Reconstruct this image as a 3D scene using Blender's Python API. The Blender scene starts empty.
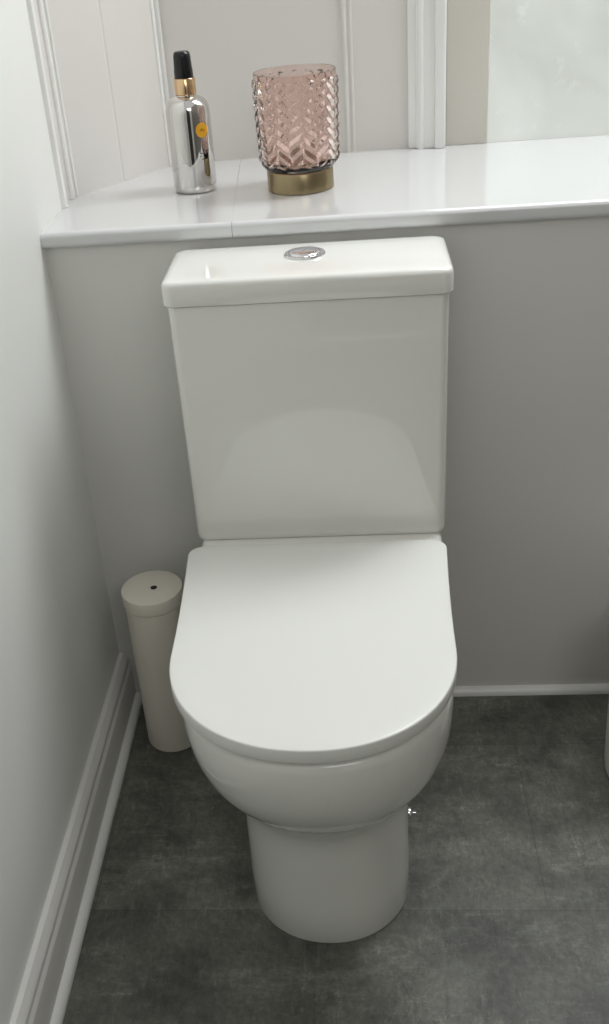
import bpy, bmesh, math, random
from mathutils import Vector, Matrix
random.seed(4)
S=bpy.context.scene; COL=S.collection
PI=math.pi
# ------------------------------------------------------------------ helpers
def lin(c):
    c=c/255.0
    return c/12.92 if c<=.04045 else ((c+.055)/1.055)**2.4
def rgb(r,g,b): return (lin(r),lin(g),lin(b),1)
def mat(name,col,rough=.5,metal=0,coat=0,bump=0,bscale=30,var=0,vscale=4,trans=0,ior=1.45,spec=None,bdetail=3):
    m=bpy.data.materials.new(name); m.use_nodes=True
    nt=m.node_tree; n=nt.nodes; b=n['Principled BSDF']
    b.inputs['Base Color'].default_value=col; b.inputs['Roughness'].default_value=rough
    b.inputs['Metallic'].default_value=metal; b.inputs['Coat Weight'].default_value=coat
    b.inputs['Coat Roughness'].default_value=.03
    b.inputs['Transmission Weight'].default_value=trans; b.inputs['IOR'].default_value=ior
    if spec is not None: b.inputs['Specular IOR Level'].default_value=spec
    tc=n.new('ShaderNodeTexCoord')
    if var:
        nz=n.new('ShaderNodeTexNoise'); nz.inputs['Scale'].default_value=vscale; nz.inputs['Detail'].default_value=4
        nt.links.new(tc.outputs['Object'],nz.inputs['Vector'])
        mr=n.new('ShaderNodeMapRange'); mr.inputs['To Min'].default_value=1-var; mr.inputs['To Max'].default_value=1+var
        nt.links.new(nz.outputs['Fac'],mr.inputs['Value'])
        mx=n.new('ShaderNodeMix'); mx.data_type='RGBA'; mx.blend_type='MULTIPLY'; mx.inputs['Factor'].default_value=1
        mx.inputs[6].default_value=col; nt.links.new(mr.outputs['Result'],mx.inputs[7])
        nt.links.new(mx.outputs[2],b.inputs['Base Color'])
    if bump:
        nz=n.new('ShaderNodeTexNoise'); nz.inputs['Scale'].default_value=bscale; nz.inputs['Detail'].default_value=bdetail
        nt.links.new(tc.outputs['Object'],nz.inputs['Vector'])
        bp=n.new('ShaderNodeBump'); bp.inputs['Strength'].default_value=bump; bp.inputs['Distance'].default_value=.004
        nt.links.new(nz.outputs['Fac'],bp.inputs['Height']); nt.links.new(bp.outputs['Normal'],b.inputs['Normal'])
    return m
def obj(name,bm,m,parent=None,smooth=True,angle=35,flatbig=None):
    bmesh.ops.recalc_face_normals(bm,faces=bm.faces)
    me=bpy.data.meshes.new(name); bm.to_mesh(me); bm.free()
    if smooth:
        for p in me.polygons: p.use_smooth=True
        me.set_sharp_from_angle(angle=math.radians(angle))
        if flatbig:
            for p in me.polygons: p.use_smooth=not(p.area>flatbig)
    me.materials.append(m)
    o=bpy.data.objects.new(name,me); COL.objects.link(o)
    if parent: o.parent=parent
    return o
def thing(name,label,cat,loc):
    o=bpy.data.objects.new(name,None); COL.objects.link(o); o.location=loc; o.empty_display_size=.05
    o['label']=label; o['category']=cat
    return o
def struct(o,label=None):
    o['kind']='structure'
    if label: o['label']=label
    return o
def box(bm,a,b,bev=0,seg=3):
    t=bmesh.new(); bmesh.ops.create_cube(t,size=1)
    for v in t.verts:
        v.co=Vector([(a[i]+b[i])/2+v.co[i]*(b[i]-a[i]) for i in range(3)])
    if bev: bmesh.ops.bevel(t,geom=list(t.edges),offset=bev,segments=seg,profile=.5,affect='EDGES')
    me=bpy.data.meshes.new('t'); t.to_mesh(me); t.free(); bm.from_mesh(me); bpy.data.meshes.remove(me)
def loft(bm,rings,cap=True):
    R=[[bm.verts.new(p) for p in r] for r in rings]
    n=len(R[0])
    for i in range(len(R)-1):
        for j in range(n):
            bm.faces.new((R[i][j],R[i][(j+1)%n],R[i+1][(j+1)%n],R[i+1][j]))
    if cap: bm.faces.new(R[0][::-1]); bm.faces.new(R[-1])
def lathe(bm,prof,n=64,c=(0,0)):
    rings=[]
    for r,z in prof:
        rings.append([(c[0]+max(r,1e-4)*math.cos(2*PI*j/n),c[1]+max(r,1e-4)*math.sin(2*PI*j/n),z) for j in range(n)])
    loft(bm,rings)
def prism(bm,pts,z0,z1):
    loft(bm,[[(x,y,z0) for x,y in pts],[(x,y,z1) for x,y in pts]])
def dshape(z,hw,yf,yb,rb=.02,k=1.0,ex=2.08,nf=56,x0=0.0,taper=0.0):
    p=[]; hb=hw-taper
    for i in range(9):
        a=-(PI/2)*i/8+PI/2
        p.append((hb-rb+rb*math.cos(a),yb-rb+rb*math.sin(a),z))
    yc=yf+hw*k
    for i in range(5):
        f=(i+1)/6; p.append((hb+(hw-hb)*math.sin(f*PI/2),yb-rb+(yc-yb+rb)*f,z))
    for i in range(nf+1):
        a=PI*i/nf; c,s=math.cos(a),math.sin(a)
        p.append((hw*math.copysign(abs(c)**(2/ex),c),yc-hw*k*abs(s)**(2/ex),z))
    for i in range(5):
        f=1-(i+1)/6; p.append((-(hb+(hw-hb)*math.sin(f*PI/2)),yb-rb+(yc-yb+rb)*f,z))
    for i in range(9):
        a=PI-(PI/2)*i/8
        p.append((-hb+rb+rb*math.cos(a),yb-rb+rb*math.sin(a),z))
    return [(x+x0,y,z) for x,y,z in p]
def rrect(z,hw,yf,yb,r=.018,n=8):
    p=[]
    for cx,cy,a0 in ((hw-r,yb-r,0),(-hw+r,yb-r,PI/2),(-hw+r,yf+r,PI),(hw-r,yf+r,1.5*PI)):
        for i in range(n+1):
            a=a0+PI/2*i/n; p.append((cx+r*math.cos(a),cy+r*math.sin(a),z))
    return p
# ------------------------------------------------------------------ materials
M={}
M['wall']=mat('wall_paint',rgb(238,239,235),.42,bump=.3,bscale=9,var=.02,vscale=3)
M['wall_dim']=mat('bounce_dimming_paint',rgb(140,135,129),.5,bump=.2,bscale=9)  # invented dark tone for the unseen right wall, cuts bounce onto the back wall
M['backwall']=mat('shaded_white_paint',rgb(221,220,216),.34,bump=.06,bscale=25,var=.02,vscale=3)  # light grey stands in for the same white paint in shade
M['panel']=mat('panel_paint',rgb(222,219,214),.4,bump=.15,bscale=14,var=.02)
M['trim']=mat('gloss_white_paint',rgb(240,240,237),.25,bump=.05,bscale=30)
M['skirt']=mat('skirting_paint',rgb(225,224,220),.4,bump=.1,bscale=20)
M['ledge']=mat('ledge_gloss_paint',rgb(219,220,220),.10,bump=.04,bscale=9,coat=1)
M['ceramic']=mat('white_ceramic',rgb(233,233,228),.06,coat=.5)
M['seat']=mat('seat_plastic',rgb(233,234,229),.22)
M['enamel']=mat('cream_enamel',rgb(236,231,217),.32)
M['chrome']=mat('chrome',rgb(232,232,235),.05,1)
M['silver']=mat('mirror_silver',rgb(216,214,211),.04,1,bump=.03,bscale=20)
M['gold']=mat('polished_gold',rgb(222,190,150),.16,1)
M['brass']=mat('brushed_brass',rgb(158,143,112),.3,1)
M['emblem']=mat('gold_sticker',rgb(224,168,48),.35,.2)
M['leaf']=mat('dark_gold_print',rgb(190,125,28),.4,.2)
M['black']=mat('black_plastic',rgb(18,18,20),.25)
M['dark']=mat('dark_hole',rgb(30,28,26),.6)
M['reflect_dark']=mat('dark_reflection_paint',rgb(62,59,56),.6)  # dark only for reflections, used on the added panel
M['pink']=mat('pink_glass',(.93,.79,.745,1),.01,trans=1,ior=1.4)
M['sash']=mat('sash_paint',rgb(212,208,198),.4,bump=.05)
def frosted():
    m=bpy.data.materials.new('frosted_film'); m.use_nodes=True; nt=m.node_tree; n=nt.nodes; b=n['Principled BSDF']
    tc=n.new('ShaderNodeTexCoord'); nz=n.new('ShaderNodeTexNoise'); nz.inputs['Scale'].default_value=4; nz.inputs['Detail'].default_value=3; nz.inputs['Roughness'].default_value=.5; nz.inputs['Distortion'].default_value=.6
    nt.links.new(tc.outputs['Object'],nz.inputs['Vector'])
    r=n.new('ShaderNodeValToRGB'); r.color_ramp.elements[0].position=.35; r.color_ramp.elements[1].position=.68
    r.color_ramp.elements[0].color=rgb(184,188,181); r.color_ramp.elements[1].color=rgb(210,215,209)
    nt.links.new(nz.outputs['Fac'],r.inputs['Fac'])
    n2=n.new('ShaderNodeTexNoise'); n2.inputs['Scale'].default_value=26; n2.inputs['Detail'].default_value=6; n2.inputs['Roughness'].default_value=.7
    nt.links.new(tc.outputs['Object'],n2.inputs['Vector'])
    mr=n.new('ShaderNodeMapRange'); mr.inputs['From Min'].default_value=.58; mr.inputs['From Max'].default_value=.78; mr.inputs['To Max'].default_value=.55
    nt.links.new(n2.outputs['Fac'],mr.inputs['Value'])
    mx=n.new('ShaderNodeMix'); mx.data_type='RGBA'; mx.inputs[7].default_value=rgb(230,234,230)
    nt.links.new(mr.outputs['Result'],mx.inputs['Factor']); nt.links.new(r.outputs['Color'],mx.inputs[6])
    b.inputs['Base Color'].default_value=rgb(106,109,105); b.inputs['Roughness'].default_value=.3
    nt.links.new(mx.outputs[2],b.inputs['Emission Color']); b.inputs['Emission Strength'].default_value=.95  # glow put into the pane stands in for daylight behind it
    return m
M['frost']=frosted()
def floor_mat():
    m=bpy.data.materials.new('slate_vinyl_tiles'); m.use_nodes=True; nt=m.node_tree; n=nt.nodes; L=nt.links; b=n['Principled BSDF']
    tc=n.new('ShaderNodeTexCoord')
    mp=n.new('ShaderNodeMapping'); mp.inputs['Location'].default_value=(.022,.136+.334*3,0)
    L.new(tc.outputs['Object'],mp.inputs['Vector'])
    br=n.new('ShaderNodeTexBrick'); br.offset=.5
    br.inputs['Color1'].default_value=(.85,.85,.85,1); br.inputs['Color2'].default_value=(1.12,1.12,1.12,1); br.inputs['Mortar'].default_value=(.68,.68,.68,1)
    br.inputs['Scale'].default_value=1; br.inputs['Mortar Size'].default_value=.0009; br.inputs['Mortar Smooth'].default_value=.5
    br.inputs['Brick Width'].default_value=.654; br.inputs['Row Height'].default_value=.334; br.inputs['Bias'].default_value=0
    L.new(mp.outputs['Vector'],br.inputs['Vector'])
    def noise(sc,det,ro,mapsc,dist=0,rot=0,off=0):
        q=n.new('ShaderNodeTexNoise'); q.inputs['Scale'].default_value=sc; q.inputs['Detail'].default_value=det; q.inputs['Roughness'].default_value=ro; q.inputs['Distortion'].default_value=dist
        k=n.new('ShaderNodeMapping'); k.inputs['Scale'].default_value=mapsc; k.inputs['Rotation'].default_value=(0,0,rot); k.inputs['Location'].default_value=(off,off*.7,0); L.new(tc.outputs['Object'],k.inputs['Vector']); L.new(k.outputs['Vector'],q.inputs['Vector']); return q
    def rng(src,a,b_,c,d):
        r=n.new('ShaderNodeMapRange'); r.inputs['From Min'].default_value=a; r.inputs['From Max'].default_value=b_; r.inputs['To Min'].default_value=c; r.inputs['To Max'].default_value=d; L.new(src,r.inputs['Value']); return r
    n1=noise(6,8,.68,(1,1.2,1),.2)
    r1=n.new('ShaderNodeValToRGB'); e=r1.color_ramp.elements
    e[0].position=.38; e[0].color=rgb(76,77,71); e[1].position=.64; e[1].color=rgb(120,121,112)
    L.new(n1.outputs['Fac'],r1.inputs['Fac'])
    n2=noise(110,8,.85,(1,.6,1),0,.3); r2=rng(n2.outputs['Fac'],.38,.62,.74,1.26)
    n3=noise(11,15,.84,(.5,1.3,1),.15,.15,3.1); r3=rng(n3.outputs['Fac'],.535,.57,1.0,1.30)
    n4=noise(10,15,.86,(1.3,.5,1),.15,-.2,7.7); r4=rng(n4.outputs['Fac'],.535,.57,1.0,.76)
    n5=noise(26,15,.86,(1.6,.4,1),.1,.25,12.3); r5=rng(n5.outputs['Fac'],.555,.585,1.0,1.42)
    n6=noise(26,15,.86,(.4,1.7,1),.1,.05,19.3); r6=rng(n6.outputs['Fac'],.555,.585,1.0,1.36)
    def mul(a,c):
        k=n.new('ShaderNodeMix'); k.data_type='RGBA'; k.blend_type='MULTIPLY'; k.inputs['Factor'].default_value=1
        L.new(a,k.inputs[6]); L.new(c,k.inputs[7]); return k.outputs[2]
    o=r1.outputs['Color']
    for q in (r2,r3,r4,r5,r6): o=mul(o,q.outputs['Result'])
    o=mul(o,br.outputs['Color'])
    L.new(o,b.inputs['Base Color'])
    b.inputs['Roughness'].default_value=.5
    bp=n.new('ShaderNodeBump'); bp.inputs['Strength'].default_value=.15; bp.inputs['Distance'].default_value=.001
    L.new(n3.outputs['Fac'],bp.inputs['Height']); L.new(bp.outputs['Normal'],b.inputs['Normal'])
    return m
M['floor']=floor_mat()
# ------------------------------------------------------------------ room shell
XL=-.384; XR=1.05; ZL=.873; YB=.405; TH=.0235
bm=bmesh.new(); box(bm,(XL-.1,-2.3,-.06),(XR+.1,.02,0)); struct(obj('floor',bm,M['floor'],smooth=False))
bm=bmesh.new(); box(bm,(XL-.1,-2.3,0),(XL,.125,2.4)); struct(obj('wall_left',bm,M['wall'],smooth=False))
bm=bmesh.new(); box(bm,(XR,-2.3,0),(XR+.1,.5,2.4)); struct(obj('wall_right',bm,M['wall_dim'],smooth=False))
bm=bmesh.new(); box(bm,(XL-.1,-2.4,0),(-.15,-2.3,2.4)); box(bm,(.62,-2.4,0),(XR+.1,-2.3,2.4)); box(bm,(-.15,-2.4,2.0),(.62,-2.3,2.4)); struct(obj('wall_front',bm,M['wall'],smooth=False))
bm=bmesh.new(); box(bm,(-.15,-2.39,0),(.62,-2.35,2.0)); struct(obj('dark_reflection_panel',bm,M['reflect_dark'],smooth=False))  # added dark panel behind the camera, gives shiny surfaces something dark to reflect
bm=bmesh.new(); box(bm,(XL,0,0),(XR,.03,ZL-TH-.0005)); struct(obj('wall_back',bm,M['backwall'],smooth=False),'low white wall behind the toilet, greyed to stand for shade')
A=Vector((-.384,.125)); B=Vector((-.387,.185)); C=Vector((-.246,.398))
bm=bmesh.new()
prism(bm,[(A.x,A.y),(-.384,.185),(-.44,.185),(-.44,.125)],ZL-.02,2.4)
dv=(C-B).normalized(); nv=Vector((dv.y,-dv.x))
def along(t,o): q=B+dv*t+nv*o; return (q.x,q.y)
Ls=(C-B).length
back=[along(Ls,-.05),along(0,-.05)]
g=Ls*.50
prism(bm,[along(0,0),along(g-.004,0),along(g,-.0012),along(g+.004,0),along(Ls,0)]+back,ZL-.02,2.4)
struct(obj('wall_splay',bm,M['panel'],smooth=False))
bm=bmesh.new()
for (t,w,h) in ((.0,.012,.007),(.017,.005,.0025),(Ls-.014,.008,.003),(Ls-.004,.006,.007)):
    p=[along(t+w*.5-w*.5*math.cos(a),h*math.sin(a)) for a in [PI*i/8 for i in range(9)]]
    prism(bm,p,ZL,2.4)
prism(bm,[(-.384,.128),(-.378,.13),(-.376,.136),(-.378,.142),(-.384,.144)],ZL,2.4)
struct(obj('trim_1',bm,M['trim']))
bm=bmesh.new(); box(bm,(-.25,YB,ZL-.02),(.225,YB+.05,2.4)); struct(obj('wall_panelled',bm,M['panel'],smooth=False))
bm=bmesh.new()
def bead(x,w,h,z0=ZL,z1=2.4,y=YB):
    prism(bm,[(x-w/2*math.cos(a),y-h*math.sin(a)) for a in [PI*i/10 for i in range(11)]],z0,z1)
bead(.060,.008,.005); bead(.070,.006,.002)
struct(obj('trim_2',bm,M['panel']))
bm=bmesh.new()
box(bm,(.163,YB-.007,ZL),(.226,YB,2.4),.0025)
box(bm,(.176,YB-.012,ZL),(.226,YB-.006,2.4),.0025)
bead(.184,.010,.004,y=YB-.0115)
box(bm,(.207,YB-.020,ZL),(.2255,YB-.011,2.4),.003)
struct(obj('trim_3',bm,M['trim']))
def nose(y0,z0,z1,n=8,r=.0075):
    a=[(y0+r-r*math.sin(PI/2*i/n),z0+r-r*math.cos(PI/2*i/n)) for i in range(n+1)]
    b=[(y0+r-r*math.cos(PI/2*i/n),z1-r+r*math.sin(PI/2*i/n)) for i in range(n+1)]
    return a+b
bm=bmesh.new()
P=nose(-.014,ZL-TH,ZL)
fl,bl,y0=-.1065,-.1285,-.014
X=lambda y: fl+(bl-fl)*(y-y0)/(YB-y0)
loft(bm,[[(X(y),y,z) for y,z in P]+[(bl,YB,ZL),(bl,YB,ZL-TH)],[(XR,y,z) for y,z in P]+[(XR,YB,ZL),(XR,YB,ZL-TH)]])
struct(obj('trim_4',bm,M['ledge'],flatbig=.015))
bm=bmesh.new()
y0=-.0138; z1=ZL-.0005; z0=ZL-TH; rr=.0075
outline=[(XL-.002,y0+rr),(XL-.002,.15),(-.387,.185),(-.246,.398),(-.246,YB),(-.1290,YB),(-.1071,y0+rr)]
top=[bm.verts.new((x,y,z1)) for x,y in outline]; bot=[bm.verts.new((x,y,z0)) for x,y in outline]
bm.faces.new(top); bm.faces.new(bot[::-1])
for i in range(6): bm.faces.new((top[i],top[i+1],bot[i+1],bot[i]))
P=nose(y0,z0,z1)
loft(bm,[[(XL-.002,y,z) for y,z in P],[(-.1071,y,z) for y,z in P]])
bmesh.ops.remove_doubles(bm,verts=bm.verts,dist=1e-5)
struct(obj('trim_5',bm,M['ledge'],flatbig=.003))
# window
w=bpy.data.objects.new('window_1',None); COL.objects.link(w); w.location=(.6,YB+.03,ZL); struct(w,'window with a frosted lower pane above the ledge')
def loc(o,p): 
    for v in o.data.vertices: v.co-=Vector(p)
    return o
bm=bmesh.new()
box(bm,(.2265,YB-.002,ZL),(.298,YB+.045,2.3),.003)
box(bm,(.2985,YB,1.32),(XR,YB+.045,1.37),.003); box(bm,(.2985,YB,2.25),(XR,YB+.045,2.3),.003); box(bm,(.98,YB,ZL+.004),(XR,YB+.044,2.25),.003)
loc(obj('window_frame',bm,M['sash'],w),w.location)
bm=bmesh.new(); box(bm,(.296,YB+.006,ZL),(.99,YB+.012,1.325)); loc(obj('pane',bm,M['frost'],w,smooth=False),w.location)
bm=bmesh.new(); box(bm,(.296,YB+.018,1.365),(.99,YB+.024,2.26)); loc(obj('pane',bm,M['frost'],w,smooth=False),w.location)
def extr(name,prof,ya,yb,m,axis='y'):
    bm=bmesh.new()
    if axis=='y': loft(bm,[[(x,ya,z) for x,z in prof],[(x,yb,z) for x,z in prof]])
    else: loft(bm,[[(ya,y,z) for y,z in prof],[(yb,y,z) for y,z in prof]])
    return struct(obj(name,bm,m,angle=40))
bp=[(XL,0),(XL+.018,0),(XL+.018,.079),(XL+.0172,.082),(XL+.0150,.0845),(XL+.0135,.088),(XL+.0150,.0925),(XL+.0155,.096),(XL+.0140,.101),(XL+.010,.106),(XL+.007,.111),(XL,.1125)]
bp=[(x,z*.95) for x,z in bp]
extr('baseboard_left',bp,-2.3,-.0005,M['skirt'])
q=[(XL+.018,0),(XL+.030,0)]+[(XL+.018+.012*math.cos(a),.003+.012*math.sin(a)) for a in [PI/2*i/6 for i in range(7)]]
extr('trim_6',q,-2.3,-.0005,M['trim'])
q=[(0,0),(-.012,0)]+[(-.012*math.cos(a),.003+.011*math.sin(a)) for a in [PI/2*i/6 for i in range(7)]]
extr('baseboard_back',q,XL+.03,XR,M['trim'],'x')
# ------------------------------------------------------------------ toilet
T=thing('toilet','white ceramic close-coupled toilet with its D-shaped lid closed','toilet',(0,-.3,0))
def part(name,bm,m,label=None,parent=None,**k):
    o=obj(name,bm,m,parent or T,**k)
    for v in o.data.vertices: v.co-=Vector((0,-.3,0))
    if label: o['label']=label
    return o
bm=bmesh.new()
R=[(0,.1150,-.5245),(.004,.1160,-.526),(.06,.1152,-.5258),(.12,.1147,-.5253),(.16,.1148,-.5254),(.175,.1151,-.5258),(.188,.1158,-.5269),(.199,.1169,-.5288),(.209,.1185,-.5315),(.219,.1208,-.5353),(.229,.1239,-.5403),(.240,.1279,-.5473),(.255,.1345,-.5587),(.272,.1430,-.5745),(.292,.1515,-.5905),(.32,.1610,-.607),(.35,.1675,-.618),(.385,.1700,-.6245),(.415,.1702,-.6255),(.423,.1692,-.624),(.428,.1655,-.619)]
loft(bm,[dshape(z,hw,yf,-.022,.03,x0=-.002) for z,hw,yf in R])
loft(bm,[rrect(z,hw,yf,-.022,.016) for z,hw,yf in ((.38,.176,-.206),(.440,.176,-.206),(.4442,.174,-.204),(.4462,.170,-.200))])
part('pan',bm,M['ceramic'],angle=50)
W=.1757;Y=-.6315;XO=-.0045
bm=bmesh.new()
loft(bm,[dshape(z,W-.0125,Y+.0145,-.215,.02,x0=XO) for z in (.4285,.4375)])
part('seat',bm,M['seat'])
bm=bmesh.new()
loft(bm,[dshape(z,W-i,Y+i,-.2075-i,.021,x0=XO,ex=2.12,taper=-.0080) for z,i in ((.4403,.0015),(.4407,.0004),(.4418,0),(.4568,0),(.4582,.0004),(.4589,.0012),(.4592,.0025),(.4593,.016))])
part('seat_lid',bm,M['seat'])
# cistern
bm=bmesh.new()
loft(bm,[rrect(z,hw,yf,-.018,.013) for z,hw,yf in ((.4465,.177,-.169),(.4475,.1800,-.1725),(.451,.1817,-.1746),(.457,.182,-.175),(.62,.1832,-.1718),(.78,.1848,-.1690),(.8055,.185,-.1686))])
part('cistern',bm,M['ceramic'])
bm=bmesh.new()
loft(bm,[rrect(z,.1903-i,-.1735+i,-.0155-i,.016) for z,i in ((.8065,.0045),(.8072,.0012),(.809,0),(.8315,0),(.8360,.0008),(.8388,.0028),(.8402,.0065),(.8408,.013),(.841,.03))])
part('cistern_lid',bm,M['ceramic'])
bc=(-.003,-.078)
bm=bmesh.new(); lathe(bm,[(.0,.8405),(.0275,.8405),(.0282,.8420),(.0272,.8436),(.0245,.8440),(.0225,.8432),(.0222,.842),(0,.842)],64,bc)
fb=part('flush_button',bm,M['chrome'],'chrome dual flush button')
for s in (-1,1):
    bm=bmesh.new(); rr=.0212; pts=[]
    wob=lambda y:.0045*math.sin(y/rr*PI)
    for i in range(25):
        a=-PI/2+PI*i/24; pts.append((s*(rr*math.cos(a)),rr*math.sin(a)))
    for i in range(1,14):
        y=rr-2*rr*i/14; pts.append((s*.0013+wob(y),y))
    loft(bm,[[(bc[0]+x*f,bc[1]+y*f,z) for x,y in pts] for z,f in ((.8415,1),(.8440,1),(.8452,.94),(.8460,.82),(.8464,.6),(.8466,.3))])
    o=obj('button_half',bm,M['chrome'],fb,angle=50)
    for v in o.data.vertices: v.co-=Vector((0,-.3,0))
bm=bmesh.new()
prof=[(.0,0),(.0085,0),(.0095,.003),(.008,.008),(.005,.010),(.005,.015),(0,.016)]
lathe(bm,prof,24)
for v in bm.verts: x,y,z=v.co; v.co=Vector((.1135+z,-.32+y,.036+x))
part('fixing_screw',bm,M['chrome'],'small chrome fixing screw on the side of the pan')
# ------------------------------------------------------------------ toilet brush holder
K=thing('toilet_brush_holder','slim cream cylindrical toilet brush holder standing between the toilet and the left wall','toilet brush holder',(-.281,-.099,0))
bm=bmesh.new(); lathe(bm,[(0,0),(.0445,0),(.0462,.0015),(.0465,.004),(.0470,.288),(.0455,.2895),(0,.2895)],72); obj('canister',bm,M['enamel'],K)
bm=bmesh.new(); lathe(bm,[(0,.2918),(.0482,.2918),(.0496,.2926),(.0498,.2940),(.0498,.3125),(.0492,.3148),(.0477,.3156),(.006,.3157),(.005,.3150),(0,.3150)],72); ld=obj('lid',bm,M['enamel'],K)
bm=bmesh.new(); lathe(bm,[(0,.3152),(.0050,.3152),(.0055,.3162),(.003,.3170),(0,.3170)],24,(.004,-.002)); obj('grip_hole',bm,M['dark'],ld)
# ------------------------------------------------------------------ bin at the right edge
bc2=(.5335,-.20)
K=thing('pedal_bin','white cylindrical bin on the floor, cut off by the right edge','bin',(bc2[0],bc2[1],0))
bm=bmesh.new(); lathe(bm,[(0,0),(.090,0),(.093,.003),(.094,.010),(.0945,.03),(.100,.255),(0,.255)],72); obj('body',bm,M['trim'],K)
bm=bmesh.new(); lathe(bm,[(0,.2555),(.101,.2555),(.102,.262),(.099,.272),(.08,.281),(.04,.286),(0,.287)],72); obj('lid',bm,M['trim'],K)
# ------------------------------------------------------------------ bottle
bx=(-.183,.200)
K=thing('spray_bottle','mirror silver cosmetic bottle with a gold collar and black cap standing on the ledge','bottle',(bx[0],bx[1],ZL))
bm=bmesh.new(); lathe(bm,[(0,0),(.030,0),(.0325,.0012),(.0338,.004),(.0342,.010),(.0342,.114),(.0339,.1205),(.0328,.1265),(.0305,.1315),(.027,.1355),(.0225,.1385),(.0180,.1402),(.0160,.1412),(.0158,.1425),(0,.1425)],96); obj('body',bm,M['silver'],K)
bm=bmesh.new(); lathe(bm,[(0,.1426),(.0155,.1426),(.0165,.144),(.0165,.1650),(.0158,.1660),(0,.1660)],64); obj('collar',bm,M['gold'],K)
bm=bmesh.new(); lathe(bm,[(0,.1661),(.0142,.1661),(.0145,.1675),(.0143,.1760),(.0138,.1800),(.0134,.188),(.0129,.197),(.0120,.2010),(.0100,.2030),(.007,.2034),(0,.2035)],64); obj('cap',bm,M['black'],K)
base_a=math.atan2(-.989,.146)
def patch(bm,a0,zc,ra,r,n=40,fn=None):
    c=bm.verts.new((r*math.cos(a0),r*math.sin(a0),zc)); vs=[]
    for i in range(n):
        t=2*PI*i/n; k=fn(t) if fn else 1
        a=a0+ra*k*math.cos(t)/r; vs.append(bm.verts.new((r*math.cos(a),r*math.sin(a),zc+ra*k*math.sin(t))))
    for i in range(n): bm.faces.new((c,vs[i],vs[(i+1)%n]))
bm=bmesh.new(); patch(bm,base_a+.58,.0935,.0110,.0347); lb=obj('emblem',bm,M['emblem'],K); lb['label']='round gold emblem'
bm=bmesh.new()
for i in range(3): patch(bm,base_a+.58+(-.07+.07*i),.0935+.001*math.sin(i*2),.0024,.03485,20,fn=lambda t:.55+.45*abs(math.cos(t+.6)))
obj('emblem_leaves',bm,M['leaf'],lb)
bm=bmesh.new()
for (zc,hw) in ((.060,.006),(.0555,.0075),(.051,.005)):
    a0=base_a+.58
    q=[]
    for s1,s2 in ((-1,-1),(1,-1),(1,1),(-1,1)):
        a=a0+s1*hw/.0346; q.append(bm.verts.new((.0346*math.cos(a),.0346*math.sin(a),zc+s2*.0006)))
    bm.faces.new(q)
obj('print',bm,M['dark'],K)
# ------------------------------------------------------------------ pink glass candle holder
K=thing('candle_holder','pink herringbone-textured glass candle holder on a brass foot standing on the ledge','candle holder',(-.0145,.168,ZL))
bm=bmesh.new(); lathe(bm,[(0,0),(.0495,0),(.051,.001),(.051,.0285),(.0500,.030),(0,.030)],96); obj('foot',bm,M['brass'],K)
bm=bmesh.new()
NA=440; NZ=220; H0=.0303; H1=.1690; ncol=18
def prof_r(z):
    t=(z-H0)/(H1-H0)
    if z<H0+.016:
        s=(z-H0)/.016; return .047+.0120*math.sqrt(max(0,1-(1-s)**2))
    return .0590+.003*t
rings=[]
rnd=[random.uniform(-.12,.12) for _ in range(64)]
def relief(z,th):
    fade=min(1,max(0,(H1-.007-z)/.003))*min(1,max(0,(z-H0-.006)/.008))
    wv=.12*math.sin(z*90+th*3)
    cc=(th/(2*PI)*ncol+wv*.6)%ncol; k=int(cc)%ncol; f=cc-int(cc)
    s=1 if k%2==0 else -1
    ph=(z/.0155)+s*(f-.5)*1.0+.5*(k%2)+rnd[k]
    tri=1-abs((ph%1.0)*2-1)
    return fade*(tri**.8)*(.2+.8*min(1,4*min(f,1-f)))
for i in range(NZ+1):
    z=H0+(H1-H0)*i/NZ; r0=prof_r(z); ring=[]
    for j in range(NA):
        th=2*PI*j/NA; r=r0+.0038*relief(z,th)-.0008
        ring.append((r*math.cos(th),r*math.sin(th),z))
    rings.append(ring)
def cr(r,z): return [(r*math.cos(2*PI*j/NA),r*math.sin(2*PI*j/NA),z) for j in range(NA)]
rings+=[cr(.0610,H1+.0007),cr(.0604,H1+.0009),cr(.0599,H1+.0005)]
for z in (.165,.145,.12,.09,.065,.052,.0465): rings.append(cr(prof_r(z)-.0022,z))
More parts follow.
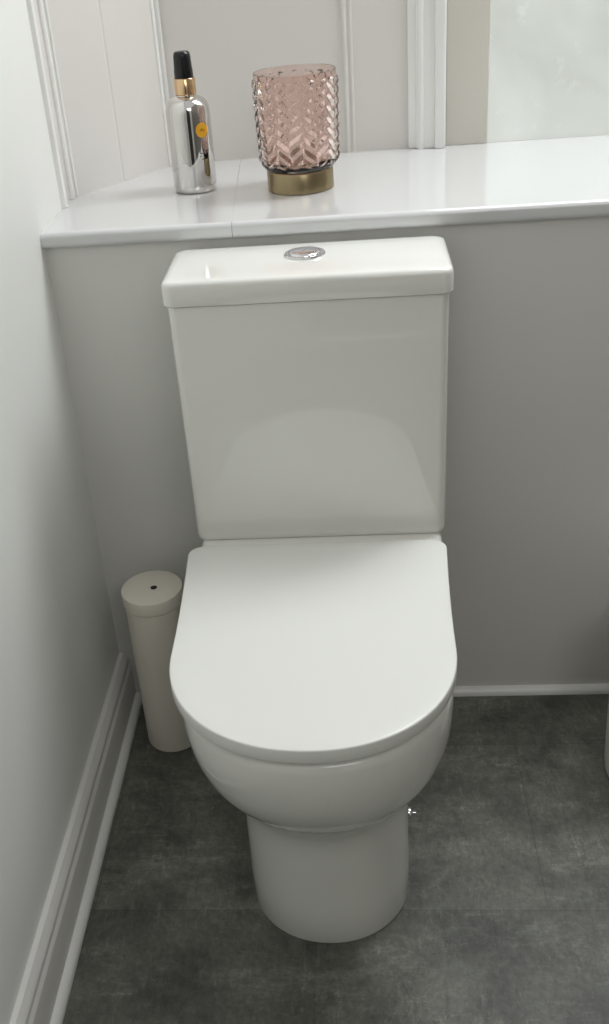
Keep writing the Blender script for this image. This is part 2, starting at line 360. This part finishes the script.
for z,r in ((.041,.0535),(.0375,.046),(.036,.036),(.0355,.002)): rings.append(cr(r,z))
loft(bm,rings); obj('glass_shade',bm,M['pink'],K,angle=30)
# ------------------------------------------------------------------ light
wd=bpy.data.worlds.new('World'); S.world=wd; wd.use_nodes=True
bg=wd.node_tree.nodes['Background']; bg.inputs['Color'].default_value=(.985,.99,.99,1); bg.inputs['Strength'].default_value=.60
def area(name,loc,tgt,sx,sy,e,c):
    l=bpy.data.lights.new(name,'AREA'); l.shape='RECTANGLE'; l.size=sx; l.size_y=sy; l.energy=e; l.color=c
    o=bpy.data.objects.new(name,l); COL.objects.link(o); o.location=loc
    o.rotation_euler=(Vector(tgt)-Vector(loc)).to_track_quat('-Z','Y').to_euler(); return o
area('window_light',(.64,.37,1.8),(.1,-.7,.6),.65,.85,25,(.96,.98,1))
area('added_fill_light',(.5,-2.0,1.9),(-.38,-.5,.1),.9,.7,5,(1,.985,.96))  # added soft fill behind the camera, lifts the lower walls
# ------------------------------------------------------------------ camera
cam=bpy.data.cameras.new('Camera'); co=bpy.data.objects.new('Camera',cam); COL.objects.link(co); S.camera=co
cx,cy,cz=.0645,-1.4741,1.2558; yaw,pitch,roll=-.1044,.5206,-.0867; f=1041.8; px,py=268.63,504.0
st,ct,sy,cyw=math.sin(pitch),math.cos(pitch),math.sin(yaw),math.cos(yaw)
F=Vector((sy*ct,cyw*ct,-st)); r0=Vector((cyw,-sy,0)); u0=r0.cross(F)
Rv=math.cos(roll)*r0+math.sin(roll)*u0; Uv=-math.sin(roll)*r0+math.cos(roll)*u0
co.matrix_world=Matrix(((Rv.x,Uv.x,-F.x,cx),(Rv.y,Uv.y,-F.y,cy),(Rv.z,Uv.z,-F.z,cz),(0,0,0,1)))
cam.sensor_fit='VERTICAL'; cam.sensor_height=36; cam.lens=f*36/1024
cam.shift_x=(304.5-px)/1024; cam.shift_y=(py-512)/1024
S.view_settings.view_transform='Standard'; S.view_settings.look='None'; S.view_settings.exposure=0
